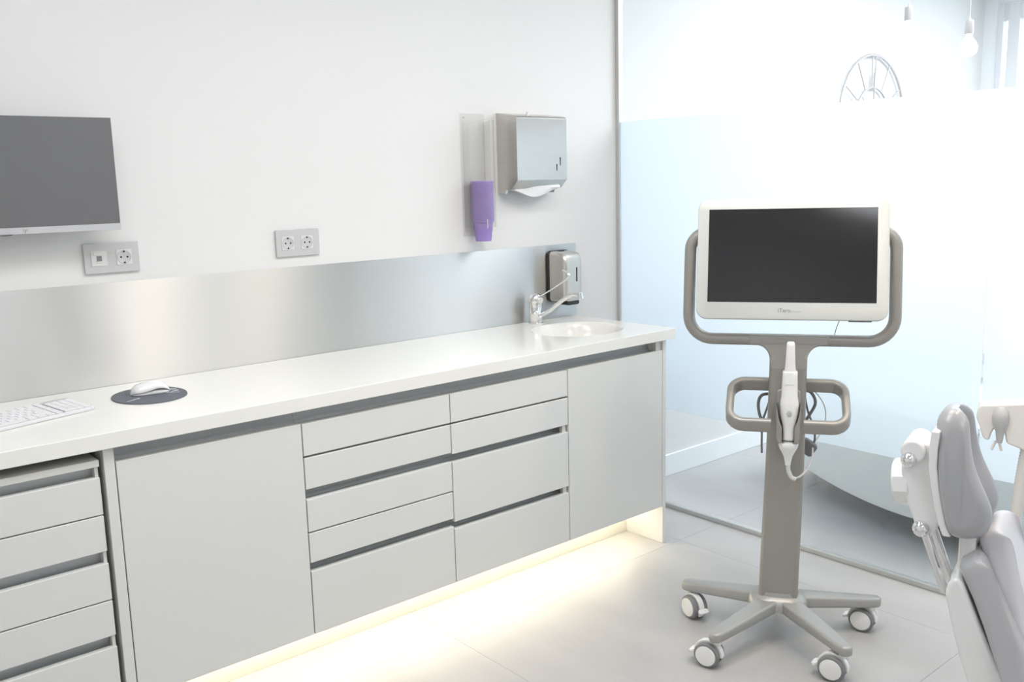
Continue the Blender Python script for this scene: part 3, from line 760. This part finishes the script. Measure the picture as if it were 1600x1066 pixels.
obj('tail_cap', bm, WPLG, sw_, angle=50)
obj('strain_relief', smooth_tube([(x_, -.086, .612), (x_+.003, -.086, .590), (x_+.012, -.086, .570), (x_+.024, -.084, .564)], .0068, n=12), WPL, sw_)
obj('tail_cable', smooth_tube([(x_+.020, -.085, .565), (x_+.040, -.080, .575), (x_+.060, -.05, .590), (x_+.075, .0, .610), (x_+.078, .045, .630)], .0030, n=10), CABLEW, sw_)

# ------------------------------------------------------------------ dental chair
dc = thing('dental_chair', 'dental chair with glossy grey vinyl headrest and white back shell beside the cart', 'dental chair', (-1.066, -2.163, 0), math.radians(-73))
prof = [(-.020, 1.012), (-.008, 1.028), (.010, 1.033), (.026, 1.028), (.037, 1.014), (.042, .985), (.048, .950), (.060, .913), (.078, .876), (.090, .848), (.093, .822), (.086, .798), (.070, .783), (.048, .775), (.028, .776), (.014, .784), (.004, .812), (-.004, .845), (-.012, .885), (-.017, .920), (-.021, .965), (-.022, .995)]
# smooth closed outline
def smooth_closed(P, sub=3):
    out = []; n = len(P)
    for i in range(n):
        a, b, c, d = [Vector(P[(i+k) % n]) for k in (-1, 0, 1, 2)]
        for k in range(sub):
            t_ = k/sub; out.append(.5*((2*b)+(c-a)*t_+(2*a-5*b+4*c-d)*t_*t_+(3*b-a-3*c+d)*t_**3))
    return out
pr2 = smooth_closed(prof, 2); cen = Vector((.025, .90))
rings = []; NV = 24
for i in range(NV+1):
    v = math.sin((-1+2*i/NV)*PI/2); y = v*.082
    edge = (max(0, 1-abs(v)**4.5))**.45 if abs(v) < .9999 else 0
    sc_ = .52+.48*edge
    dip = .034*math.cos(min(1, abs(v)/.72)*PI/2)**1.4
    ring = []
    for p in pr2:
        q = cen+(p-cen)*Vector((1, 1)).x*sc_ if False else Vector((cen.x+(p.x-cen.x)*sc_, cen.y+(p.y-cen.y)*(.72+.28*edge)))
        if q.x > cen.x-.01:
            k = min(1, (q.x-cen.x+.01)/.03); q = Vector((q.x-dip*k*(1.0 if q.y > .80 else .6), q.y))
        tp_ = 1-.42*max(0, min(1, (q.y-.86)/.17))**1.5
        ring.append(Vector((q.x, y*tp_, q.y)))
    rings.append(ring)
bm = bmesh.new(); add_rings(bm, rings)
obj('headrest_cushion', bm, VINYL, dc, angle=70, label='concave grey vinyl headrest cushion')
# white shell behind cushion
bk = [(-.0215, .992), (-.0245, .955), (-.024, .920), (-.018, .880), (-.010, .840), (-.002, .805), (.008, .780)]
ol = [(x-.004, z) for x, z in bk]+[(x+.012, z) for x, z in bk[::-1]]
obj('headrest_shell', prism(ol, 'y', -.070, .070), WPLG, dc, bevel=.004, seg=3, angle=50, label='white plastic headrest backing')
# joint block
ol = [(-.062, .952), (-.034, .958), (-.026, .93), (-.018, .86), (-.006, .80), (-.016, .770), (-.030, .760), (-.046, .775), (-.060, .810), (-.074, .850), (-.082, .895), (-.078, .930)]
obj('joint_block', prism(smooth_closed(ol, 2), 'y', -.045, .045), WPLG, dc, bevel=.006, seg=3, angle=50)
d_ = Vector((-.034, 0, -.004))
obj('adjuster_knob', cyl(Vector((-.066, 0, .862)), Vector((-.066, 0, .862))+d_, .050, .048, n=10), WPLG, dc, bevel=.005, seg=3, label='faceted white adjusting knob')
obj('lock_sleeve', cyl((-.060, -.055, .940), (-.060, .055, .940), .024, n=24), WPLG, dc, bevel=.006, seg=3)
def ball(cx, cy, cz, r, n=16):
    bm = bmesh.new(); bmesh.ops.create_uvsphere(bm, u_segments=24, v_segments=16, radius=r, matrix=Matrix.Translation((cx, cy, cz))); return bm
obj('chrome_pivot', ball(-.066, -.058, .924, .0155), CHROME, dc)
obj('chrome_pivot', ball(-.038, -.050, .782, .0170), CHROME, dc)
for y0 in (-.045, .030):
    obj('support_rod', cyl((-.032, y0, .775), (.012, y0, .655), .0085, n=20), CHROME, dc)
# backrest
bo = [(.049, .770), (.064, .780), (.080, .776), (.095, .750), (.116, .702), (.160, .606), (.208, .510), (.225, .470), (.215, .452), (.185, .450), (.160, .475), (.113, .559), (.064, .689), (.038, .752)]
so = smooth_closed(bo, 2); cenb = Vector((.125, .62)); rings = []
for i in range(17):
    v = -1+2*i/16; v = math.sin(v*PI/2); e_ = max(0, 1-abs(v)**8)**.4
    rings.append([Vector((cenb.x+(p.x-cenb.x)*(.60+.40*e_), v*(.085+.12*max(0, .75-p.y))-.01, cenb.y-.028*max(0, min(1, (p.y-.6)/.15))+(p.y-cenb.y)*(.93+.07*e_))) for p in so])
bm = bmesh.new(); add_rings(bm, rings); obj('back_cushion', bm, VINYL2, dc, angle=70, label='grey vinyl back cushion')
rings = []
for i in range(17):
    v = -1+2*i/16; v = math.sin(v*PI/2); e_ = max(0, 1-abs(v)**8)**.4
    rings.append([Vector((cenb.x+.022+(p.x-cenb.x)*(.55+.40*e_), .035+v*(.075+.25*max(0, .75-p.y)), cenb.y+.02+(p.y-cenb.y)*(.93+.05*e_))) for p in so])
bm = bmesh.new(); add_rings(bm, rings); obj('front_pad', bm, VINYLL, dc, angle=70, label='paler grey front padding of the back')
bo = [(.018, .680), (.024, .698), (.036, .708), (.048, .700), (.064, .664), (.113, .554), (.160, .470), (.190, .440), (.16, .40), (.12, .40), (.08, .46), (.048, .55), (.022, .65)]
obj('back_shell', prism(smooth_closed(bo, 2), 'y', -.095, .085), WPLG, dc, bevel=.012, seg=3, angle=60, label='white plastic back shell')
obj('neck_bracket', box(.030, .062, -.040, .040, .690, .800), WPLG, dc, bevel=.01, seg=3, rot=None)
# seat, pedestal and foot plate outside the frame
so = smooth_closed([(.13, .455), (.20, .50), (.34, .49), (.60, .50), (.95, .52), (1.16, .50), (1.18, .46), (1.10, .43), (.60, .41), (.25, .40)], 2)
obj('seat_cushion', prism(so, 'y', -.22, .22), VINYLL, dc, bevel=.02, seg=3, angle=60)
obj('lift_column', cyl((.40, 0, .05), (.40, 0, .43), .13, .10, n=28), WPLG, dc, bevel=.01)
obj('base_plate', prism([(x+.5, y) for x, y in rrect(.85, .5, .12)], 'z', 0, .055), WPLG, dc, bevel=.01)

# ------------------------------------------------------------------ instrument unit at the right edge
du = thing('instrument_unit', 'cream dental instrument holder with a ribbed hose behind the chair', 'dental unit', (-.333, -1.973, 0), math.radians(-70))
ol = [(-.058, .862), (-.050, .872), (.16, .90), (.30, .90), (.30, .81), (.16, .765), (.06, .757), (.016, .772), (.010, .80), (-.006, .825), (-.020, .80), (-.026, .775), (-.040, .779), (-.060, .838)]
obj('holder', prism(ol, 'y', -.030, .045), CREAM, du, bevel=.006, seg=3, angle=50)
obj('handpiece', lathe([(0, -.062), (.007, -.06), (.009, -.045), (.011, -.03), (.019, -.010), (.021, .010), (.017, .028), (.008, .037), (0, .038)], 24, (-.001, -.030, .833)), SOCK, du, label='grey handpiece seated in the notch')
for s in (-1, 1): obj('prong', cyl((-.006+s*.004, -.024, .775), (-.007+s*.012, -.024, .750), .0035, n=10), CREAM, du)
pts = [(.075+.012*math.sin(i*.05)*(1 if i > 0 else 0)-.020*math.sin(i/60*PI), .0, .765-i*.0085) for i in range(60)]
bm = bmesh.new(); rr = []
for i in range(120):
    f = i/2; z = .765-f*.0085; x = .065-.016*math.sin(f/60*PI); r_ = .0165 if i % 2 else .0138
    rr.append([Vector((x+a, b, z)) for a, b in circ(r_, 14)])
add_rings(bm, rr); obj('ribbed_hose', bm, CREAM, du, angle=80)
obj('arm', box(.26, .40, -.02, .03, .81, .87), CREAM, du, bevel=.008)
obj('post', cyl((.40, 0, .03), (.40, 0, .92), .03, n=20), CREAM, du, bevel=.004)
obj('post_foot', cyl((.40, 0, 0), (.40, 0, .035), .17, n=32), CREAM, du, bevel=.008)

# ------------------------------------------------------------------ lobby behind the glass
# curved white desk on slender legs
crv = [(1.02, -.46), (.926, -.621), (.813, -.816), (.718, -1.024), (.667, -1.194), (.657, -1.307), (.665, -1.50), (.71, -1.72), (.80, -1.95)]
dk = thing('curved_desk', 'low curved white desk on slim legs seen dimly behind the frosted glass', 'desk', (1.1, -1.25, 0))
P = [Vector((x, y, 0)) for x, y in crv]; P = [P[0]*2-P[1]]+P+[P[-1]*2-P[-2]]; cv = []
for i in range(1, len(P)-2):
    for k in range(6):
        t_ = k/6; a, b, c, d = P[i-1], P[i], P[i+1], P[i+2]; cv.append(.5*((2*b)+(c-a)*t_+(2*a-5*b+4*c-d)*t_*t_+(3*b-a-3*c+d)*t_**3))
cv.append(P[-2])
outl = [(p.x-1.1, p.y+1.25) for p in cv]+[(1.25-1.1, -1.95+1.25), (1.42-1.1, -1.3+1.25), (1.40-1.1, -.6+1.25), (1.22-1.1, -.44+1.25)]
obj('curved_body', prism(outl, 'z', .10, .50), DESK, dk, bevel=.006, angle=40)
obj('desk_top', prism([(x*1.02, y*1.01) for x, y in outl], 'z', .5005, .525), DESK, dk, bevel=.004, angle=40)
for x, y in ((1.20, -.50), (1.16, -.62), (.86, -1.2), (.95, -1.85), (1.3, -1.25), (1.22, -1.85)):
    obj('leg', cyl((x-1.1, y+1.25, 0), (x-1.1, y+1.25, .12), .012, .016, n=14), DESK, dk)
# skeleton wall clock
ck = thing('wall_clock', 'large round open-frame iron wall clock above the frosted band', 'clock', (2.495, -.002, 1.815))
def ring_y(R, r, y=-.02, n=64, tn=8):
    return sweep([Vector((R*math.cos(2*PI*i/n), y, R*math.sin(2*PI*i/n))) for i in range(n)], circ(r, tn), (0, 1, 0), closed=True)
obj('outer_ring', ring_y(.372, .0085), IRON, ck, angle=80)
obj('inner_ring', ring_y(.185, .007), IRON, ck, angle=80)
for k in range(12):
    a = k*PI/6
    n0 = (2, 1, 2, 3, 2, 1, 2, 3, 4, 2, 1, 2)[k]
    nn = 2 if k % 3 == 0 else 1
    bm = bmesh.new()
    for j in range(nn):
        off = (j-(nn-1)/2)*.040
        dv = Vector((math.sin(a), 0, math.cos(a))); sv = Vector((math.cos(a), 0, -math.sin(a)))
        add_cyl(bm, dv*.188+sv*off*.7+Vector((0, -.02, 0)), dv*.368+sv*off+Vector((0, -.02, 0)), .0045, n=8)
    obj('hour_bar', bm, IRON, ck)
obj('clock_hand', cyl((0, -.026, 0), (0, -.026, .27), .006, n=8), IRON, ck)
obj('clock_hand', cyl((0, -.026, 0), (-.10, -.026, -.05), .006, n=8), IRON, ck)
obj('clock_hub', cyl((0, -.034, 0), (0, 0, 0), .035, n=20), IRON, ck)
for k in range(4):
    a = k*PI/2+PI/4; dv = Vector((math.sin(a), 0, math.cos(a)))
    obj('hub_spoke', cyl(dv*.03+Vector((0, -.02, 0)), dv*.185+Vector((0, -.02, 0)), .004, n=8), IRON, ck)
# pendants
def pendant(x, y, zs, label):
    t = thing('pendant_lamp', label, 'lamp', (x, y, zs), group='bare bulb pendants in the lobby')
    obj('cord', cyl((0, 0, .06), (0, 0, CEIL-zs), .0022, n=8), IRON, t)
    obj('socket', lathe([(.004, .075), (.006, .062), (.018, .060), (.019, .004), (.017, 0), (0, 0)], 20), IRON, t)
    obj('bulb', lathe([(.012, .002), (.014, -.012), (.030, -.035), (.040, -.058), (.036, -.082), (.020, -.096), (0, -.10)], 24), BULB, t, angle=80)
pendant(1.430, -.764, 2.185, 'bare bulb on a cord in the lobby nearer the wall clock')
pendant(1.530, -1.000, 2.102, 'bare bulb hanging lower in the lobby nearer the window')
for xy, nm in (((1.43, -.764), 0), ((1.53, -1.0), 0)):
    struct('trim_%d' % (1 if xy[0] < 1.5 else 2), cyl((xy[0], xy[1], CEIL-.02), (xy[0], xy[1], CEIL), .04, n=20), IRON)
